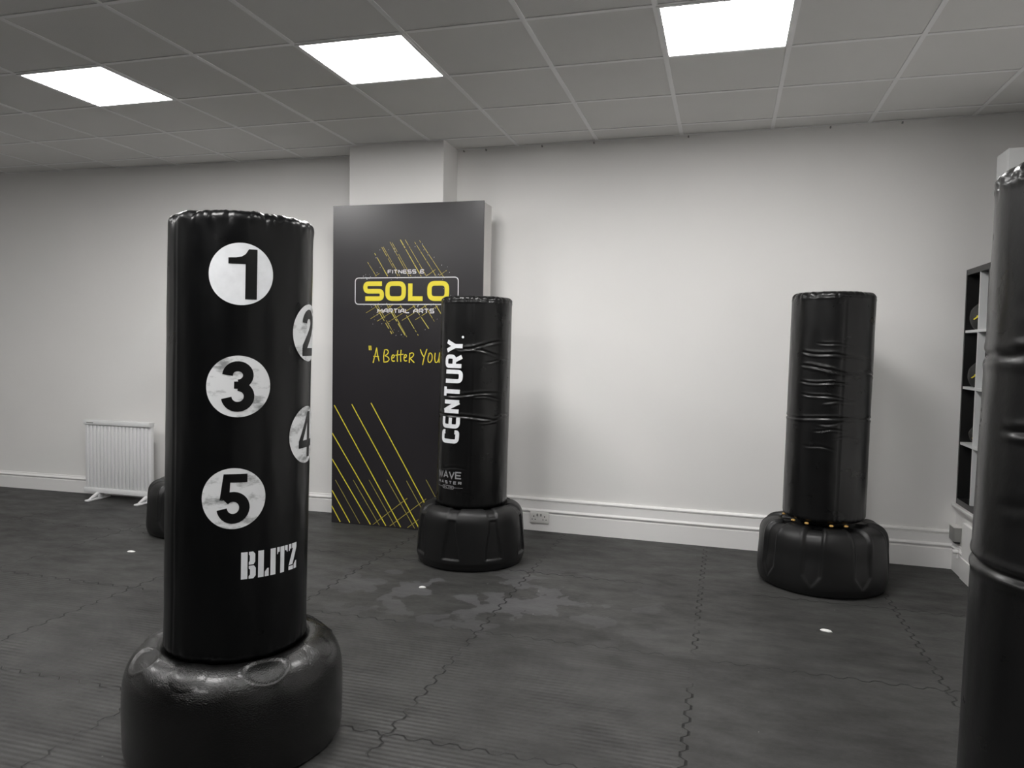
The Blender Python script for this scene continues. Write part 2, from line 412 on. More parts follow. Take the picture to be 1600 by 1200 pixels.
# letters as strokes in a unit box
GL = {
 'A': [[(0, 0), (.5, 1), (1, 0)], [(.2, .3), (.8, .3)]], 'a': [[(0, 0), (0, .55), (.45, 1), (1, 1), (1, 0)], [(.1, .42), (1, .42)]],
 'C': [[(1, .82), (1, 1), (0, 1), (0, 0), (1, 0), (1, .18)]], 'E': [[(1, 1), (0, 1), (0, 0), (1, 0)], [(0, .5), (.92, .5)]],
 'F': [[(1, 1), (0, 1), (0, 0)], [(0, .5), (.85, .5)]], 'I': [[(.5, 0), (.5, 1)]], 'L': [[(0, 1), (0, 0), (1, 0)]],
 'M': [[(0, 0), (0, 1)], [(0, 1), (.5, .35)], [(.5, .35), (1, 1)], [(1, 1), (1, 0)]],
 'N': [[(0, 0), (0, 1)], [(0, 1), (1, 0)], [(1, 0), (1, 1)]], 'O': [[(0, 0), (0, 1), (1, 1), (1, 0), 'c']],
 'P': [[(0, 0), (0, 1), (1, 1), (1, .45), (0, .45)]], 'R': [[(0, 0), (0, 1), (1, 1), (1, .45), (0, .45)], [(.55, .45), (1, 0)]],
 'S': [[(1, 1), (0, 1), (0, .5), (1, .5), (1, 0), (0, 0)]], 'T': [[(0, 1), (1, 1)], [(.5, 1), (.5, 0)]],
 'U': [[(0, 1), (0, 0), (1, 0), (1, 1)]], 'V': [[(0, 1), (.5, 0), (1, 1)]], 'W': [[(0, 1), (.25, 0), (.5, .9), (.75, 0), (1, 1)]],
 'X': [[(0, 0), (1, 1)], [(0, 1), (1, 0)]], 'Y': [[(0, 1), (.5, .45)], [(1, 1), (.5, .45)], [(.5, .5), (.5, 0)]],
 '2': [[(0, 1), (1, 1), (1, .5), (0, .5), (0, 0), (1, 0)]],
 '&': [[(1, .78), (1, 1), (.1, 1), (.1, .5), (0, .5), (0, 0), (1, 0), (1, .3)], [(.1, .5), (.9, .5)], [(.55, 1.15), (.55, 1)], [(.55, 0), (.55, -.15)]]}
def text(s, x0, y0, W, H, sw, gap=0.18, r=0.25, wid=None, cw=1.0, skew=0.0):
    """text s fitted in a box of width W, height H; sw stroke width; returns polys"""
    wd = []
    for c in s: wd.append({' ': .45, 'I': .0, '.': 0}.get(c, 1.0 if c not in 'MW' else 1.25)*cw)
    # char cell = inner width + stroke
    tot = sum(wd); n = len(s)
    # inner unit width so that sum(inner)+n*sw+(n-1)*gap*H = W
    u = (W-n*sw-(n-1)*gap*H)/tot
    x = x0; out = []
    for c, k in zip(s, wd):
        iw = k*u
        for st in GL.get(c, []):
            cl = st[-1] == 'c'; st = st[:-1] if cl else st
            p = [(x+sw/2+a*iw, y0+sw/2+b*(H-sw)) for a, b in st]
            if skew: p = [(a+skew*(b-y0), b) for a, b in p]
            out += stroke(fillet(p, r*H, cl) if r else p, sw, cl)
        x += iw+sw+gap*H
    return out

# ------------------------------------------------------------------ punch bags
def sstep(a, b, x):
    t = max(0.0, min(1.0, (x-a)/(b-a))); return t*t*(3-2*t)
def adiff(a, b): return (a-b+180) % 360-180
def bag_mesh(name, R, z0, z1, lean, creases, rings, seams, seed, mat, parent, pucker=0.004, cup=0.03, nz=None, nt=180, dome=0.012, rim=0.032, bulge=0.0):
    """stuffed cylinder: rounded rims, gathered top, creases and seam rings. lean = (x, y) offset of the top against the foot."""
    H = z1-z0
    rows = []          # (radius factor offset, z)
    # bottom cap
    rows += [(0.02, z0+0.004), (R*.5, z0+0.002), (R-rim*1.1, z0)]
    for k in range(1, 7):
        a = PI/2*k/6; rows.append((R-rim+rim*math.sin(a), z0+rim*(1-math.cos(a))))
    n = int((H-2*rim)/0.0035)
    for k in range(1, n): rows.append((R, z0+rim+(H-2*rim)*k/n))
    for k in range(0, 9):
        a = PI/2*k/8; rows.append((R-rim+rim*math.cos(a), z1-rim+rim*math.sin(a)))
    for k in range(1, 8): rows.append(((R-rim)*(1-k/8), z1+dome*math.sin(PI/2*k/8)))
    rows.append((0.004, z1+dome))
    V, Fc = [], []
    for (rad, z) in rows:
        t = (z-z0)/H; lx, ly = lean[0]*t, lean[1]*t
        wall = sstep(R*.86, R*.97, rad)
        for i in range(nt):
            th = 360*i/nt; d = 0.0; dz = 0.0
            a = math.radians(th)
            if wall > 0:
                for (zc, tc, tw, A, w_, sl, ph) in creases:
                    e = adiff(th, tc)
                    if abs(e) < tw:
                        zz = z-zc-sl*e*5e-5-0.005*math.sin(e/tw*4+ph)
                        if abs(zz) < w_*5:
                            f = 1-sstep(.45, 1, abs(e)/tw)
                            d += f*A*(-math.exp(-(zz/w_)**2)+0.75*math.exp(-((zz+w_*1.9)/(w_*1.2))**2)+0.5*math.exp(-((zz-w_*2.2)/(w_*1.4))**2))
                for (zc, A, w_, wav) in rings:
                    zz = z-zc-wav*math.sin(a*2+1.0)
                    if abs(zz) < w_*6: d += A*(-math.exp(-(zz/w_)**2)+0.5*math.exp(-((zz+w_*2.3)/(w_*1.6))**2)+0.4*math.exp(-((zz-w_*2.3)/(w_*1.6))**2))
                for (ts, A) in seams:
                    e = adiff(th, ts)
                    if abs(e) < 6: d += A*(-math.exp(-(e/1.2)**2)+0.6*math.exp(-((e-2.6)/1.6)**2))
                q = Vector((math.sin(a)*2.2, math.cos(a)*2.2, z*2.6+seed*7))
                d += 0.0022*noise.noise(q)+0.0009*noise.noise(q*3.3)
                d += bulge*math.sin(PI*t)
                d *= wall
            # gathered rim
            g = math.exp(-((z-(z1-0.012))/0.03)**2)*sstep(R*.6, R*.9, rad)
            if g > 0.01:
                pn = noise.noise(Vector((math.sin(a)*7, math.cos(a)*7, z*12+seed)))+.8*noise.noise(Vector((math.sin(a)*17, math.cos(a)*17, z*9+seed)))
                d += pucker*g*pn; dz = pucker*.6*g*pn
            g = math.exp(-((z-(z0+0.02))/0.03)**2)*sstep(R*.6, R*.9, rad)
            if g > 0.01: d += pucker*.5*g*noise.noise(Vector((math.sin(a)*12, math.cos(a)*12, seed+3)))
            rr = rad+d
            V.append((lx+rr*math.sin(a), ly-rr*math.cos(a), z+dz))
    nr = len(rows)
    for k in range(nr-1):
        b0, b1 = k*nt, (k+1)*nt
        for i in range(nt):
            j = (i+1) % nt; Fc.append((b0+i, b0+j, b1+j, b1+i))
    Fc.append(tuple(range(nt))[::-1]); Fc.append(tuple((nr-1)*nt+i for i in range(nt)))
    return build(name, V, Fc, mat, parent, smooth=True)
def on_bag(R, z0, z1, lean, off, th0=0.0, zc=0.0, rot=False, twist=0.0):
    """(u, v) around (th0 deg, zc) on the bag's skin; rot: text reads upwards"""
    def fn(u, v):
        if rot: u, v = -v, u
        z = zc+v; t = (z-z0)/(z1-z0); a = math.radians(th0+twist*v)+u/R
        return Vector((lean[0]*t+(R+off)*math.sin(a), lean[1]*t-(R+off)*math.cos(a), z))
    return fn
def base_mesh(name, prof, disp, mat, parent, nt=288, sub=5):
    """lathe with displacement disp(theta_deg, s, r, z) -> inward push"""
    P2 = []
    pts = [Vector(p) for p in prof]
    for i in range(len(pts)-1):   # Catmull-Rom through the profile
        p0 = pts[max(i-1, 0)]; p1 = pts[i]; p2 = pts[i+1]; p3 = pts[min(i+2, len(pts)-1)]
        L_ = (p2-p1).length; n = max(1, int(L_/0.006))
        for k in range(n):
            t = k/n; P2.append(0.5*((2*p1)+(-p0+p2)*t+(2*p0-5*p1+4*p2-p3)*t*t+(-p0+3*p1-3*p2+p3)*t**3))
    P2.append(pts[-1])
    V, Fc = [], []
    m = len(P2)
    for k, p in enumerate(P2):
        a_ = P2[max(k-1, 0)]; b_ = P2[min(k+1, m-1)]; tg = (b_-a_).normalized(); nx, nz = tg.y, -tg.x     # outward normal
        for i in range(nt):
            th = 360*i/nt; a = math.radians(th); d = disp(th, p.x, p.y)
            r, z = p.x-nx*d, p.y-nz*d
            if p.y < 0.006: z = p.y
            V.append((r*math.sin(a), -r*math.cos(a), z))
    for k in range(m-1):
        for i in range(nt):
            j = (i+1) % nt; Fc.append((k*nt+i, k*nt+j, (k+1)*nt+j, (k+1)*nt+i))
    Fc.append(tuple(range(nt))[::-1]); Fc.append(tuple((m-1)*nt+i for i in range(nt)))
    return build(name, V, Fc, mat, parent, smooth=True)

# base kinds --------------------------------------------------------
def panels_disp(ph, n=8):
    """trapezoid recessed panels on the side with a lip, and channels over the shoulder"""
    def f(th, r, z):
        e = adiff(th*n, ph*n)/n; s = abs(math.radians(e))*0.34; d = 0.0
        if r > 0.25 and z < 0.335:
            hw = 0.056-0.030*sstep(0.07, 0.31, z)
            ins = min(hw-s, z-0.075, 0.318-z)
            d += 0.011*sstep(-0.001, 0.005, ins)
            lip = math.exp(-((ins+0.004)/0.004)**2)*sstep(0.16, 0.08, z); d -= 0.004*lip
        if r > 0.2 and z >= 0.30:
            hw = 0.030+0.015*sstep(0.35, 0.26, r)
            d += 0.009*sstep(-0.002, 0.008, hw-s)*sstep(0.325, 0.345, z)
        return d
    return f
def groove_disp(ph, n=8, W=0.056, D=0.017, tip=0.055):
    """broad strap-like grooves that run from the well over the shoulder to a point near the floor"""
    def f(th, r, z):
        e = adiff(th*n, ph*n)/n; s = abs(math.radians(e))*max(r, 0.2); d = 0.0
        if r > 0.18:
            hw = W*min(1, max(0.0, (z-tip)/0.07))**.8 if z < tip+0.07 else W
            if r < 0.33: hw = W*(0.62+0.38*(r-0.18)/0.15)
            dd = D*(0.35+0.65*sstep(tip, 0.22, z))
            d += dd*sstep(-0.001, 0.014, hw-s)
            d -= 0.004*math.exp(-((s-hw-0.006)/0.007)**2)*sstep(0.2, 0.33, z)
        return d
    return f
def oval_disp(ph, n=8):
    """round moulded pads around the shoulder top with thin raised outlines"""
    def f(th, r, z):
        d = 0.0
        if z > 0.2:
            for k in range(n):
                c = ph+k*360/n; e = math.radians(adiff(th, c))
                rc = 0.288 if k % 2 == 0 else 0.300
                q = math.hypot(e*0.27/0.062, (r-rc)/0.040) if k % 2 else math.hypot(e*0.27/0.050, (r-rc)/0.046)
                d += (0.006 if k % 2 else -0.004)*sstep(1.05, 0.85, q)-0.003*math.exp(-((q-1.08)/0.07)**2)
        return d
    return f

GB = 'free standing punch bags'
# --- numbered bag in front ------------------------------------------
BX, BYY = -1.632, 2.242
LEAN = (0.016, 0.012)
t = thing('punch_bag', 'tall black free standing punch bag with white numbered circles, nearest on the left', 'punch bag', (BX, BYY, 0), 0, GB)
base_mesh('base', [(0.345, 0.0), (0.357, 0.008), (0.363, 0.03), (0.365, 0.09), (0.3655, 0.16), (0.364, 0.22), (0.356, 0.27), (0.338, 0.308), (0.31, 0.335), (0.28, 0.348), (0.25, 0.350), (0.235, 0.343), (0.20, 0.335), (0.1, 0.335)], oval_disp(8), 'grit', t)
R0, Z0, Z1 = 0.236, 0.337, 1.802
body = bag_mesh('bag', R0, Z0, Z1, LEAN, [], [], [(-22, 0.0035), (158, 0.0035)], 1, 'vinyl', t, pucker=0.008, rim=0.030)
# digits, designed in a 1 x 1 box (0..0.62 wide)
DG = {
 '1': [[(0, .70), (0, .82), (.2, .845), (.31, .90), (.37, 1), (.60, 1), (.60, 0), (.37, 0), (.37, .70)]],
}
def digit(c, h):
    s = .185*1.08
    if c == '1': pol = [[(.40, 0), (.62, 0), (.62, 1), (.46, 1), (.40, .90)], [(.08, .70), (.40, .70), (.40, .90), (.33, .85), (.22, .825), (.08, .82)]]
    elif c == '3': pol = stroke(arc(.31, .725, .195, .185, 178, -85, 20), s)+stroke(arc(.31, .30, .215, .21, 88, -172, 22), s)+[[(.24, .455), (.34, .455), (.34, .60), (.24, .60)]]
    elif c == '5': pol = [[(.13, 1), (.58, 1), (.58, .83), (.13, .83)], [(.13, 1), (.265, .92), (.245, .58), (.06, .47)], [(.06, .47), (.245, .56), (.245, .47)]]+stroke(arc(.315, .315, .215, .225, 140, -172, 24), s)
    elif c == '2': pol = stroke(arc(.31, .71, .20, .195, 180, -20, 18)+[(.40, .50), (.24, .33), (.13, .20), (.115, .09)], s)+[[(.02, 0), (.60, 0), (.60, .17), (.02, .17)]]
    else: pol = [[(.36, 0), (.53, 0), (.53, 1), (.36, 1)], [(.36, 1), (.36, .76), (.16, .38), (.0, .38)], [(0, .38), (.66, .38), (.66, .22), (0, .22)]]
    return [[((p[0]-.32)*h, (p[1]-.5)*h) for p in q] for q in pol]
def disc(r, n=64): return [[(r*math.cos(2*PI*k/n), r*math.sin(2*PI*k/n)) for k in range(n)]]
for c, th, z, mm in (('1', 35.1, 1.599, 'white_ink'), ('2', 102, 1.420, 'white_scuff'), ('3', 34.2, 1.243, 'white_scuff'), ('4', 100, 1.070, 'white_scuff'), ('5', 31.8, 0.884, 'white_scuff')):
    d = decal('number_circle', disc(0.098), on_bag(R0, Z0, Z1, LEAN, 0.0032, th, z), mm, t)
    d['label'] = 'white circle with a black number '+c
    decal('number', digit(c, 0.158), on_bag(R0, Z0, Z1, LEAN, 0.0040, th, z), 'black_ink', d)
h = 1.0
BL = [[(0, 0), (.30, 0), (.30, 1), (0, 1)],                                                   # B
      [(.36, 1), (.56, 1), (.66, .9), (.66, .62), (.58, .52), (.36, .52), (.36, .62), (.40, .66), (.40, .86), (.36, .9)],
      [(.36, .48), (.60, .48), (.69, .38), (.69, .1), (.58, 0), (.36, 0), (.36, .1), (.42, .15), (.42, .34), (.36, .38)],
      [(.80, 0), (1.08, 0), (1.08, 1), (.80, 1)], [(1.13, 0), (1.34, 0), (1.34, .3), (1.26, .3), (1.22, .18), (1.13, .18)],   # L
      [(1.42, 0), (1.70, 0), (1.70, 1), (1.42, 1)],                                           # I
      [(1.78, 1), (1.93, 1), (1.93, .82), (1.85, .82), (1.82, .74), (1.78, .74)], [(1.97, 0), (2.21, 0), (2.21, 1), (1.97, 1)], [(2.25, 1), (2.42, 1), (2.42, .74), (2.37, .74), (2.33, .82), (2.25, .82)],  # T
      [(2.5, 1), (2.68, 1), (2.68, .82), (2.6, .82), (2.57, .74), (2.5, .74)], [(2.73, 1), (3.08, 1), (3.08, .82), (2.78, .19), (2.5, .19), (2.5, .17), (2.80, .82), (2.73, .82)],
      [(2.5, .15), (2.5, 0), (2.82, 0), (2.82, .15)], [(2.87, 0), (3.08, 0), (3.08, .3), (3.0, .3), (2.97, .17), (2.87, .17)]]
sc_ = 0.0655
BL = [[((p[0]-1.54)*sc_, (p[1]-.5)*0.088) for p in q] for q in BL]
decal('lettering', BL, on_bag(R0, Z0, Z1, LEAN, 0.0034, 62.5, 0.664), 'white_ink', t, step=0.006)

# --- bag before the dark board --------------------------------------
t = thing('punch_bag', 'black punch bag with white vertical lettering, standing in front of the dark banner board', 'punch bag', (-1.574, 4.612, 0), 0, GB)
base_mesh('base', [(0.322, 0.0), (0.336, 0.010), (0.344, 0.035), (0.350, 0.05), (0.350, 0.075), (0.347, 0.15), (0.341, 0.25), (0.335, 0.31), (0.318, 0.348), (0.29, 0.368), (0.26, 0.376), (0.235, 0.372), (0.215, 0.360), (0.1, 0.36)], panels_disp(-2.2), 'plastic', t)
R1, Z0, Z1 = 0.228, 0.362, 1.698
LE = (0.016, 0.004)
cre = [(1.392, 30, 48, .0045, .006, 16, 0), (1.372, -20, 22, .003, .005, -10, 1), (1.355, 30, 40, .003, .006, -14, 2), (1.30, 60, 30, .003, .005, 8, 1),
       (1.085, 10, 60, .004, .006, 4, 0), (1.070, 40, 30, .003, .005, -8, 2), (0.945, 0, 70, .0045, .006, -6, 1), (0.925, 55, 32, .003, .005, 8, 0), (0.955, 75, 30, .003, .005, 2, 2), (0.62, -15, 30, .0015, .006, 3, 1)]
bag_mesh('bag', R1, Z0, Z1, LE, cre, [(Z1-0.03, 0.002, 0.004, 0)], [(14, 0.002)], 3, 'vinyl2', t, pucker=0.007)
def bagfn(off, th0, zc, rot=False, twist=0.0): return on_bag(R1, Z0, Z1, LE, off, th0, zc, rot, twist)
CEN = text('CENTURY', -0.325, -0.07, 0.65, 0.14, 0.026, gap=0.075, r=0.16)
decal('lettering', CEN, bagfn(0.0052, -18.6, 1.102, True, 9.5), 'white_ink', t, step=0.010)
decal('lettering_dot', disc(0.008, 16), bagfn(0.0052, -1.5, 1.441), 'white_ink', t)
WM = text('WAVE', -0.097, 0.0, 0.194, 0.046, 0.0085, gap=0.06, r=0)+text('MASTER', -0.097, -0.035, 0.194, 0.020, 0.0052, gap=0.55, r=0)
pill = stroke(fillet([(-.045, -.065), (-.045, -.046), (.045, -.046), (.045, -.065)], .009, True), .0028, True)+stroke([(-.105, -.0555), (-.045, -.0555)], .002)+stroke([(.045, -.0555), (.105, -.0555)], .002)
pill += text('2XL PRO', -.036, -.0605, .072, .010, .0022, gap=.3, r=0)
decal('small_lettering', WM+pill, bagfn(0.0042, -22, 0.555), 'grey_ink', t, step=0.010)

# --- plain bag in the right corner ----------------------------------
t = thing('punch_bag', 'plain creased black punch bag standing alone before the bare wall on the right', 'punch bag', (0.592, 4.838, 0), 0, GB)
GPROF = [(0.335, 0.0), (0.352, 0.010), (0.364, 0.035), (0.370, 0.07), (0.369, 0.14), (0.364, 0.22), (0.360, 0.28), (0.350, 0.325), (0.330, 0.355), (0.30, 0.372), (0.27, 0.378), (0.245, 0.374), (0.225, 0.365), (0.1, 0.365)]
base3 = base_mesh('base', GPROF, groove_disp(-15), 'plastic', t)
R2, Z0, Z1 = 0.232, 0.396, 1.735
LE3 = (0.012, -0.002)
cre = [(1.43, 0, 30, .002, .005, -10, 1), (1.375, -14, 40, .0045, .006, -6, 0), (1.36, 30, 36, .003, .006, -8, 1), (1.295, -24, 30, .0045, .006, -16, 2), (1.282, -2, 38, .0045, .006, -10, 3), (1.27, 55, 40, .004, .006, -12, 1), (1.21, -14, 40, .005, .005, -2, 0),
       (1.13, -10, 42, .0032, .005, -8, 1), (1.105, 8, 26, .003, .006, 2, 2), (0.985, 8, 30, .003, .006, 10, 0), (0.94, -4, 24, .0028, .005, 4, 1), (0.90, 20, 22, .002, .005, 3, 2), (0.84, -18, 26, .0015, .006, -6, 1)]
bag_mesh('bag', R2, Z0, Z1, LE3, cre, [(1.005, 0.005, 0.005, 0.008), (Z1-0.03, 0.002, 0.004, 0)], [(10, 0.0022)], 5, 'vinyl2', t, pucker=0.006)
MB().tube((0, 0, 0.36), (0, 0, 0.41), 0.12, 0.12, 32).done('stem', 'dark', t)
for k, th in enumerate((-54, -30, 5, 27, 110, 160, 210, 260)):
    a = math.radians(th); mb = MB(); c = Vector((0.222*math.sin(a), -0.222*math.cos(a), 0.388))
    r_ = bmesh.ops.create_uvsphere(mb.bm, u_segments=12, v_segments=8, radius=0.013, matrix=Matrix.Translation(c) @ Matrix.Diagonal((1, 1, .55, 1)))
    o = mb.done('plug', 'orange', t, smooth=True)
    o['label'] = 'small orange plug under the bag'

# --- close bag cut by the right edge --------------------------------
t = thing('punch_bag', 'large black punch bag cut off by the right edge of the picture', 'punch bag', (0.700, 1.622, 0), 0, GB)
b = base3.copy(); COL.objects.link(b); b.parent = t
Z1b = 1.735
cre = [(1.47, -45, 30, .001, .012, -6, 2), (1.395, -40, 42, .003, .006, 0, 0), (1.245, -40, 40, .005, .006, -4, 2), (1.12, -50, 30, .001, .01, 4, 1)]
bag_mesh('bag', 0.235, Z0, Z1b, (0.022, -0.010), cre, [(1.385, 0.004, 0.007, 0.003), (0.99, 0.006, 0.006, 0.003), (Z1b-0.03, 0.002, 0.004, 0)], [(-30, 0.002)], 9, 'vinyl2', t, pucker=0.010)
MB().tube((0, 0, 0.36), (0, 0, 0.41), 0.12, 0.12, 32).done('stem', 'dark', t)

# --- bag hidden behind the numbered one ------------------------------
t = thing('punch_bag', 'black punch bag almost hidden behind the numbered bag, only its ribbed base showing', 'punch bag', (-3.707, 4.673, 0), 0, GB)
b = base3.copy(); COL.objects.link(b); b.parent = t; b.rotation_euler = (0, 0, math.radians(12))
bag_mesh('bag', 0.225, Z0, 1.70, (0.0, 0.0), [(1.2, 0, 60, .004, .006, 5, 0)], [], [(10, 0.002)], 12, 'vinyl2', t, nt=120)
MB().tube((0, 0, 0.36), (0, 0, 0.41), 0.12, 0.12, 32).done('stem', 'dark', t)

# ------------------------------------------------------------------ banner board on the pillar
BF = 5.180
t = thing('banner_board', 'tall black advertising board with yellow logo and white side returns, fixed before the pillar', 'banner', (-2.31, BF, 0))
def part(mb, name, mat, **k):
    o = mb.done(name, mat, **k); o.parent = t; o.location = (2.31, -BF, 0); return o
part(MB().box(-2.915, -1.705, BF, BF+0.012, 0.002, 2.435, bev=0.0015), 'front_panel', 'board')
part(MB().box(-2.912, -2.894, BF+0.012, BF+0.19, 0.0, 2.425), 'side_panel', 'mdf')
part(MB().box(-1.726, -1.708, BF+0.012, BF+0.19, 0.0, 2.425), 'side_panel', 'mdf')
mb = MB(); mb.box(-2.894, -2.802, BF+0.03, BF+0.05, 0.0, 2.40); mb.box(-2.033, -1.726, BF+0.03, BF+0.05, 0.0, 2.40)
part(mb, 'batten', 'mdf')
mp = lambda u, v: Vector((u+2.31, -0.0008, v))
mp2 = lambda u, v: Vector((u+2.31, -0.0014, v))
mp3 = lambda u, v: Vector((u+2.31, -0.0020, v))
low = [((-2.585, 0.943), (-2.072, 0.10)), ((-2.747, 0.927), (-2.177, 0.01)), ((-2.897, 0.915), (-2.33, 0.01)), ((-2.912, 0.697), (-2.452, 0.01)), ((-2.912, 0.496), (-2.581, 0.01)), ((-2.912, 0.252), (-2.756, 0.01)), ((-2.912, 0.128), (-2.839, 0.01))]
dim = [((-2.882, 0.334), (-2.671, 0.01)), ((-2.73, 0.344), (-2.506, 0.01)), ((-2.595, 0.353), (-2.374, 0.01)), ((-2.444, 0.363), (-2.215, 0.01)), ((-2.286, 0.366), (-2.065, 0.01)), ((-2.127, 0.384), (-1.90, 0.01)), ((-1.97, 0.37), (-1.75, 0.01)), ((-2.561, 0.01), (-2.277, 0.235)), ((-2.421, 0.01), (-2.126, 0.24)), ((-2.275, 0.01), (-1.98, 0.24)), ((-2.12, 0.01), (-1.83, 0.24))]
pl = []
for a, b in low: pl += stroke([a, b], 0.0075)
o = decal('lower_lines', pl, mp, 'yellow', t, step=0); o['label'] = 'thin yellow diagonal lines'
pl = []
for a, b in dim: pl += stroke([a, b], 0.0045)
o = decal('fine_lines', pl, mp2, 'yellow_dim', t, step=0)
up = [((-2.624, 2.007), (-2.549, 1.9)), ((-2.566, 2.073), (-2.457, 1.899)), ((-2.508, 2.117), (-2.372, 1.898)), ((-2.496, 2.119), (-2.356, 1.898)), ((-2.441, 2.154), (-2.285, 1.897)), ((-2.423, 2.148), (-2.267, 1.897)), ((-2.357, 2.169), (-2.186, 1.896)), ((-2.318, 2.168), (-2.144, 1.896)), ((-2.242, 2.15), (-2.067, 1.895)), ((-2.203, 2.16), (-2.002, 1.881)), ((-2.56, 1.687), (-2.418, 1.469)), ((-2.541, 1.687), (-2.404, 1.475)), ((-2.461, 1.687), (-2.31, 1.459)), ((-2.443, 1.687), (-2.296, 1.448)), ((-2.357, 1.693), (-2.204, 1.46)), ((-2.255, 1.693), (-2.121, 1.511)), ((-2.159, 1.687), (-2.068, 1.55)), ((-2.07, 1.687), (-2.022, 1.616)), ((-2.633, 1.625), (-2.522, 1.687)), ((-2.596, 1.58), (-2.412, 1.687)), ((-2.54, 1.563), (-2.327, 1.687)), ((-2.447, 1.558), (-2.231, 1.682)), ((-2.338, 1.57), (-2.135, 1.687)), ((-2.229, 1.576), (-2.041, 1.687)), ((-2.138, 1.902), (-2.074, 1.945)), ((-2.562, 1.9), (-2.525, 1.922)), ((-2.044, 1.901), (-1.986, 1.938))]
rnd = random.Random(4)
for half in (0, 1):
  pl = []
  for a, b in [q for q in up if (q[0][1] > 1.8) == (half == 0)]:
      a, b = Vector(a), Vector(b); n = (b-a).length; s = 0.0; wid = 0.0036 if rnd.random() < .6 else 0.006
      if (b-a).y > 0: wid = 0.003
      while s < n:
          l_ = rnd.choice((0.02, 0.05, 0.08, 0.12)); e = min(n, s+l_)
          d = (b-a).normalized(); pl += stroke([a+d*s, a+d*e], wid*rnd.uniform(.7, 1.15)); s = e+rnd.choice((0.004, 0.008, 0.02))
  decal('logo_strokes', pl, mp, 'yellow_line', t, step=0)
pl = []
for k in range(90):
    a = rnd.uniform(0, 2*PI); r = rnd.uniform(.27, .38); x, z = -2.31+r*math.cos(a), 1.80+r*.95*math.sin(a)
    if rnd.random() < .5: x, z = rnd.uniform(-2.7, -1.92), rnd.choice((1.895, 1.68))+rnd.uniform(-.02, .02)
    q = rnd.uniform(.0012, .004); pl.append([(x-q, z-q), (x+q, z-q*.5), (x+q*.4, z+q)])
decal('logo_specks', pl, mp2, 'wprint', t, step=0)['kind'] = 'stuff'
decal('logo_frame', stroke(fillet([(-2.724, 1.69), (-2.724, 1.888), (-1.894, 1.888), (-1.894, 1.69)], .03, True), 0.0068, True), mp3, 'wprint', t, step=0)
SO = []
for c, x0, x1 in (('S', -2.657, -2.485), ('O', -2.474, -2.307), ('L', -2.289, -2.155), ('O', -2.136, -1.964)):
    SO += text(c, x0, 1.715, x1-x0, 0.147, 0.035, r=.28 if c != 'L' else 0)
decal('logo_name', SO, mp3, 'yellow', t, step=0)
for tx in (('FITNESS', -2.457, 1.917, .232, .031, .0064), ('&', -2.197, 1.917, .034, .031, .0064), ('MaRTIaL', -2.538, 1.624, .262, .034, .0068), ('aRTS', -2.247, 1.624, .168, .034, .0068)):
    decal('logo_word', text(*tx, gap=.16, r=.15), mp3, 'wprint', t, step=0)
# handwriting, on a 100 x 20 pad
HW = [[(0, 20.5), (.5, 15.5)], [(2.2, 20.5), (2.7, 15.5)],
      [(5.5, 1.5), (8, 10), (10.2, 19), (11, 12), (13.5, 3.5)], [(5.8, 8.8), (13.2, 8.6)],
      [(20.5, 16.5), (19.5, 9), (19.8, 2.5)], [(19.8, 16), (24, 16.8), (26, 14), (24, 11), (20.5, 9.8), (25, 8.6), (27.2, 5.8), (24.5, 3), (19.5, 2.6)],
      [(29.5, 6.8), (33, 8), (33.6, 10.5), (31.2, 11), (29.6, 7.5), (30.6, 3.8), (34.2, 4.2)],
      [(38, 16), (37.2, 9), (37.6, 3.5)], [(42.2, 16.5), (41.6, 9.5), (42, 3.5)], [(34.8, 10.6), (40, 11.2), (45.5, 11.8)],
      [(45.5, 7.5), (49, 8.6), (49.6, 11), (47.3, 11.6), (45.7, 8), (46.8, 4.2), (50.3, 4.8)],
      [(53.5, 12), (53, 7), (53, 2.5)], [(53, 12.5), (57, 13.8), (59, 11.8), (57, 8.8), (53.6, 7.6), (59.5, 2.8)],
      [(67, 17.5), (69.2, 12.5), (71.5, 9.5)], [(75.5, 18), (72.5, 10.5), (70, 0.5)],
      [(79, 13.5), (76.8, 9), (77, 4.5), (79.6, 3), (82.4, 7), (82.2, 12), (79.6, 14.2), (77.6, 12.4)],
      [(86, 14), (85.4, 7.5), (86.4, 3.4), (89.2, 4), (91, 8.5), (91.6, 14.5)], [(91.2, 8), (91.2, 3.4)],
      [(95.8, 20), (95, 16)], [(98.6, 20), (97.8, 16)]]
for a, b in ((0, 2), (2, 4), (4, 14), (14, 18), (18, 20)):
    pl = []
    for s in HW[a:b]: pl += stroke(fillet([(-2.605+p[0]*.00625, 1.238+p[1]*.0068) for p in s], .012), 0.0072)
    decal('handwritten_word' if b-a > 2 or a == 2 else 'quotation_mark', pl, mp2, 'yellow', t, step=0)

# ------------------------------------------------------------------ electric radiator
t = thing('electric_radiator', 'white ribbed electric radiator standing on two feet before the left wall', 'radiator', (-5.02, 5.27, 0))
X0, X1 = -0.352, 0.340
mb = MB(); mb.box(X0, X1, -0.006, 0.03, 0.075, 0.655, bev=0.004); n = 17
for k in range(n):
    x = X0+0.018+(X1-X0-0.036)*(k+.5)/n; mb.box(x-0.0125, x+0.0125, -0.022, -0.004, 0.10, 0.645, bev=0.006, seg=2)
mb.done('ribbed_body', 'rad', t, smooth=True)
MB().box(X0-0.001, X1+0.001, -0.028, 0.04, 0.650, 0.690, bev=0.006).done('top_cap', 'rad', t, smooth=True)
MB().box(X0+0.04, X0+0.11, -0.0312, -0.029, 0.664, 0.672).done('control_marking', 'grey', t)
mb = MB(); mb.box(X0, X1, -0.028, 0.036, 0.056, 0.100, bev=0.005); mb.done('bottom_rail', 'rad', t, smooth=True)
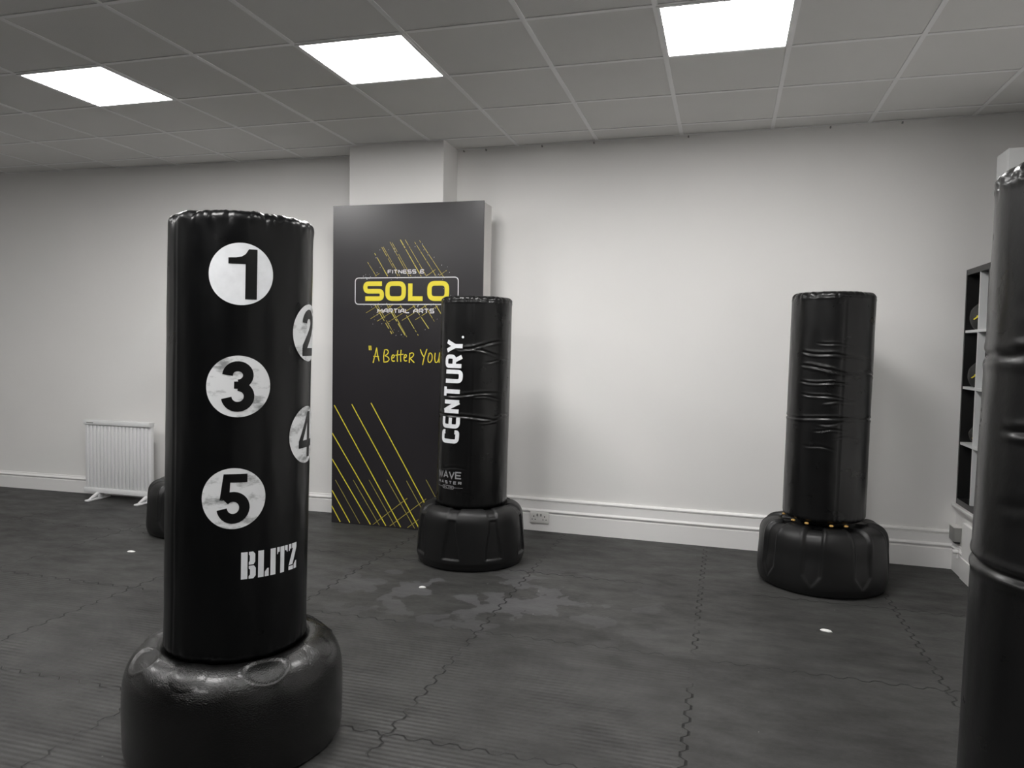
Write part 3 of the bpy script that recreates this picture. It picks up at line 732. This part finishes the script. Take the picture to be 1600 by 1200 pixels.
for s in (-0.205, 0.305):
    mb = MB(); mb.box(s-0.022, s+0.022, -0.145, 0.10, 0.0, 0.016, bev=0.006); mb.tube((s, -0.11, 0.012), (s, -0.01, 0.058), 0.012, 0.018, 10); mb.box(s-0.018, s+0.018, -0.03, 0.03, 0.012, 0.06, bev=0.003)
    mb.done('foot', 'rad', t, smooth=True)

# ------------------------------------------------------------------ double socket in the skirting
sx, sz = -1.322, 0.103; sy = wall_y(sx)-0.019
t = thing('wall_socket', 'white double power socket on the skirting board right of the lettered bag', 'socket', (sx, sy, sz))
MB().box(-0.073, 0.073, -0.010, 0.002, -0.043, 0.043, bev=0.004).done('plate', 'socket', t, smooth=True)
for c in (-0.042, 0.042):
    mb = MB()
    mb.box(c-0.004, c+0.004, -0.0106, -0.0095, 0.004, 0.013); mb.box(c-0.016, c-0.008, -0.0106, -0.0095, -0.018, -0.012); mb.box(c+0.008, c+0.016, -0.0106, -0.0095, -0.018, -0.012)
    mb.done('pin_hole', 'dark', t)
for c in (-0.014, 0.014): MB().box(c-0.006, c+0.006, -0.014, -0.009, 0.010, 0.030, bev=0.002).done('switch', 'grey', t)

# switch box and pipe stub on the ledge
t = thing('switch_box', 'small grey electrical box on the white ledge front in the right corner', 'electrical box', (RX, 5.33, 0.235))
MB().box(-0.044, 0.0, -0.055, 0.055, -0.030, 0.060, bev=0.005).done('housing', 'grey', t, smooth=True)
MB().box(-0.036, -0.006, -0.05, 0.0, -0.042, -0.029, bev=0.003).done('cable_gland', 'dark', t, smooth=True)
MB().box(-0.046, 0.0, -0.057, 0.057, 0.058, 0.064, bev=0.002).done('lid_edge', 'socket', t)
t = thing('radiator_valve', 'small white pipe valve beside the grey electrical box', 'valve', (RX-0.03, 5.235, 0.145))
MB().tube((0, 0, -0.03), (0, 0, 0.03), 0.008, n=12).done('pipe', 'trimw', t, smooth=True)
MB().tube((0, 0, 0.01), (-0.03, 0, 0.01), 0.014, 0.012, 14).done('cap', 'trimw', t, smooth=True)
MB().tube((0, 0, 0.005), (0.035, 0.0, 0.005), 0.007, n=10).done('elbow', 'trimw', t, smooth=True)

# ------------------------------------------------------------------ cube shelf on the ledge
SY0, SY1, SZ0, SZ1 = 4.965, 5.415, 0.430, 1.925
t = thing('cube_shelf', 'tall cube shelf with black frame and white inner boards in the right corner', 'shelf', (RX, SY1, SZ0))
def sp(mb, name, mat):
    o = mb.done(name, mat); o.parent = t; o.location = (-RX, -SY1, -SZ0); return o
XB = ALC-0.03
sp(MB().box(RX-0.004, XB, SY0, SY1, SZ1-0.035, SZ1), 'top', 'shelf_black')
sp(MB().box(RX-0.004, XB, SY0, SY1, SZ0, SZ0+0.035), 'bottom', 'shelf_black')
sp(MB().box(RX-0.004, XB, SY1-0.02, SY1, SZ0+0.035, SZ1-0.035), 'side_panel', 'shelf_black')
sp(MB().box(RX-0.004, XB, SY0, SY0+0.02, SZ0+0.035, SZ1-0.035), 'side_panel', 'shelf_black')
sp(MB().box(XB-0.012, XB, SY0+0.02, SY1-0.02, SZ0+0.035, SZ1-0.035), 'back_panel', 'shelf_black')
DV = 5.150
sp(MB().box(RX, XB-0.012, DV-0.007, DV+0.007, SZ0+0.035, SZ1-0.035), 'divider', 'shelf_white')
zs = [SZ0+0.035+(SZ1-SZ0-0.07)*k/4 for k in (1, 2, 3)]
for z in zs:
    sp(MB().box(RX-0.001, XB-0.012, DV+0.007, SY1-0.02, z-0.008, z+0.008), 'shelf_board', 'shelf_white')
    sp(MB().box(RX-0.001, XB-0.012, SY0+0.02, DV-0.007, z-0.008, z+0.008), 'shelf_board', 'shelf_white')

def glove(loc, label, s=1.0, rz=0.0, tilt=1.0):
    g = thing('padded_glove', label, 'glove', loc, rz, 'padded gloves on the cube shelf')
    bm = bmesh.new(); bmesh.ops.create_uvsphere(bm, u_segments=32, v_segments=20, radius=1)
    for v in bm.verts:
        x, y, z = v.co
        k = 1-0.42*max(0, z); x2 = x*0.105*k; y2 = y*0.062*(1-0.35*max(0, z)); z2 = z*0.115+0.015*x*x
        x2 += 0.55*(z2+0.115)*tilt*0.6
        v.co = Vector((x2, y2, max(z2+0.105, 0.0)))*s
        v.co += 0.003*Vector(noise.noise_vector(v.co*22))*(1 if v.co.z > 0.01 else 0)
    for f in bm.faces: f.smooth = True
    me = bpy.data.meshes.new('padding'); bm.to_mesh(me); bm.free(); me.materials.append(M['glove'])
    o = bpy.data.objects.new('padding', me); COL.objects.link(o); o.parent = g
    mk = []
    sw = lambda pts: stroke(fillet([(-.055+a*1.2, .095+(b-.10)*1.1) for a, b in pts], .01), .0085)
    mk += sw([(-.02, .07), (.0, .10), (-.01, .12), (.015, .135)])+sw([(.0, .06), (.02, .075), (.035, .065)])+sw([(-.015, .09), (.01, .085)])
    def fn(u, v):
        # lie on the near face of the padding
        best = 0.0
        zz = (v-0.105)/0.115; ix = 0.55*v*tilt*0.6
        k = 1-0.42*max(0, zz); xx = (u-0.0)/(0.105*k) if k else 0
        q = max(0.0, 1-xx*xx-zz*zz); yy = -math.sqrt(q)*0.062*(1-0.35*max(0, zz))
        return Vector((u+ix, yy-0.004, v))*s
    decal('yellow_marking', mk, fn, 'yellow', g, step=0.008)
    return g
gx = RX+0.052
glove((gx, 5.255, zs[2]+0.008), 'black padded glove with yellow marking in the top cell of the cube shelf', 1.0, 0.0)
glove((gx, 5.255, zs[1]+0.008), 'black padded glove with yellow marking in the second cell from the top', 0.95, 0.0)
g = glove((gx+0.02, 5.28, zs[0]+0.008), 'black glove with yellow marking low in the third cell from the top', 0.62, 0.0, 0.2)

# tall white cupboard beside the shelf
t = thing('tall_cupboard', 'tall plain white cupboard rising behind the close right bag', 'cupboard', (RX, 4.78, 0.43))
MB().box(0.0, 0.40, 0.0, 0.172, 0.0, 2.095, bev=0.002).done('carcass', 'shelf_white', t)
MB().box(-0.0, 0.40, -0.018, -0.001, 0.01, 2.095, bev=0.002).done('door', 'shelf_white', t)

# ------------------------------------------------------------------ litter on the mats
def scrap(loc, lx, ly, rz, label):
    bm = bmesh.new(); bmesh.ops.create_uvsphere(bm, u_segments=20, v_segments=10, radius=1)
    for v in bm.verts:
        d = noise.noise(v.co*2+Vector(loc))*.18
        v.co = Vector((v.co.x*(lx+d*lx), v.co.y*(ly+d*ly), max(v.co.z, -.55)*0.008+0.0044))
    for f in bm.faces: f.smooth = True
    me = bpy.data.meshes.new('scrap'); bm.to_mesh(me); bm.free(); me.materials.append(M['paper'])
    o = bpy.data.objects.new('litter_scrap', me); COL.objects.link(o); o.location = loc; o.rotation_euler = (0, 0, rz)
    return tag(o, label, 'litter', 'white scraps on the floor')
scrap((-3.705, 3.988, 0), 0.027, 0.012, 0.1, 'white scrap on the mats left of the numbered bag')
scrap((-1.629, 3.930, 0), 0.020, 0.010, 0.3, 'white scrap on the mats just before the lettered bag')
scrap((0.519, 3.958, 0), 0.028, 0.013, -0.3, 'white scrap on the mats before the plain bag on the right')
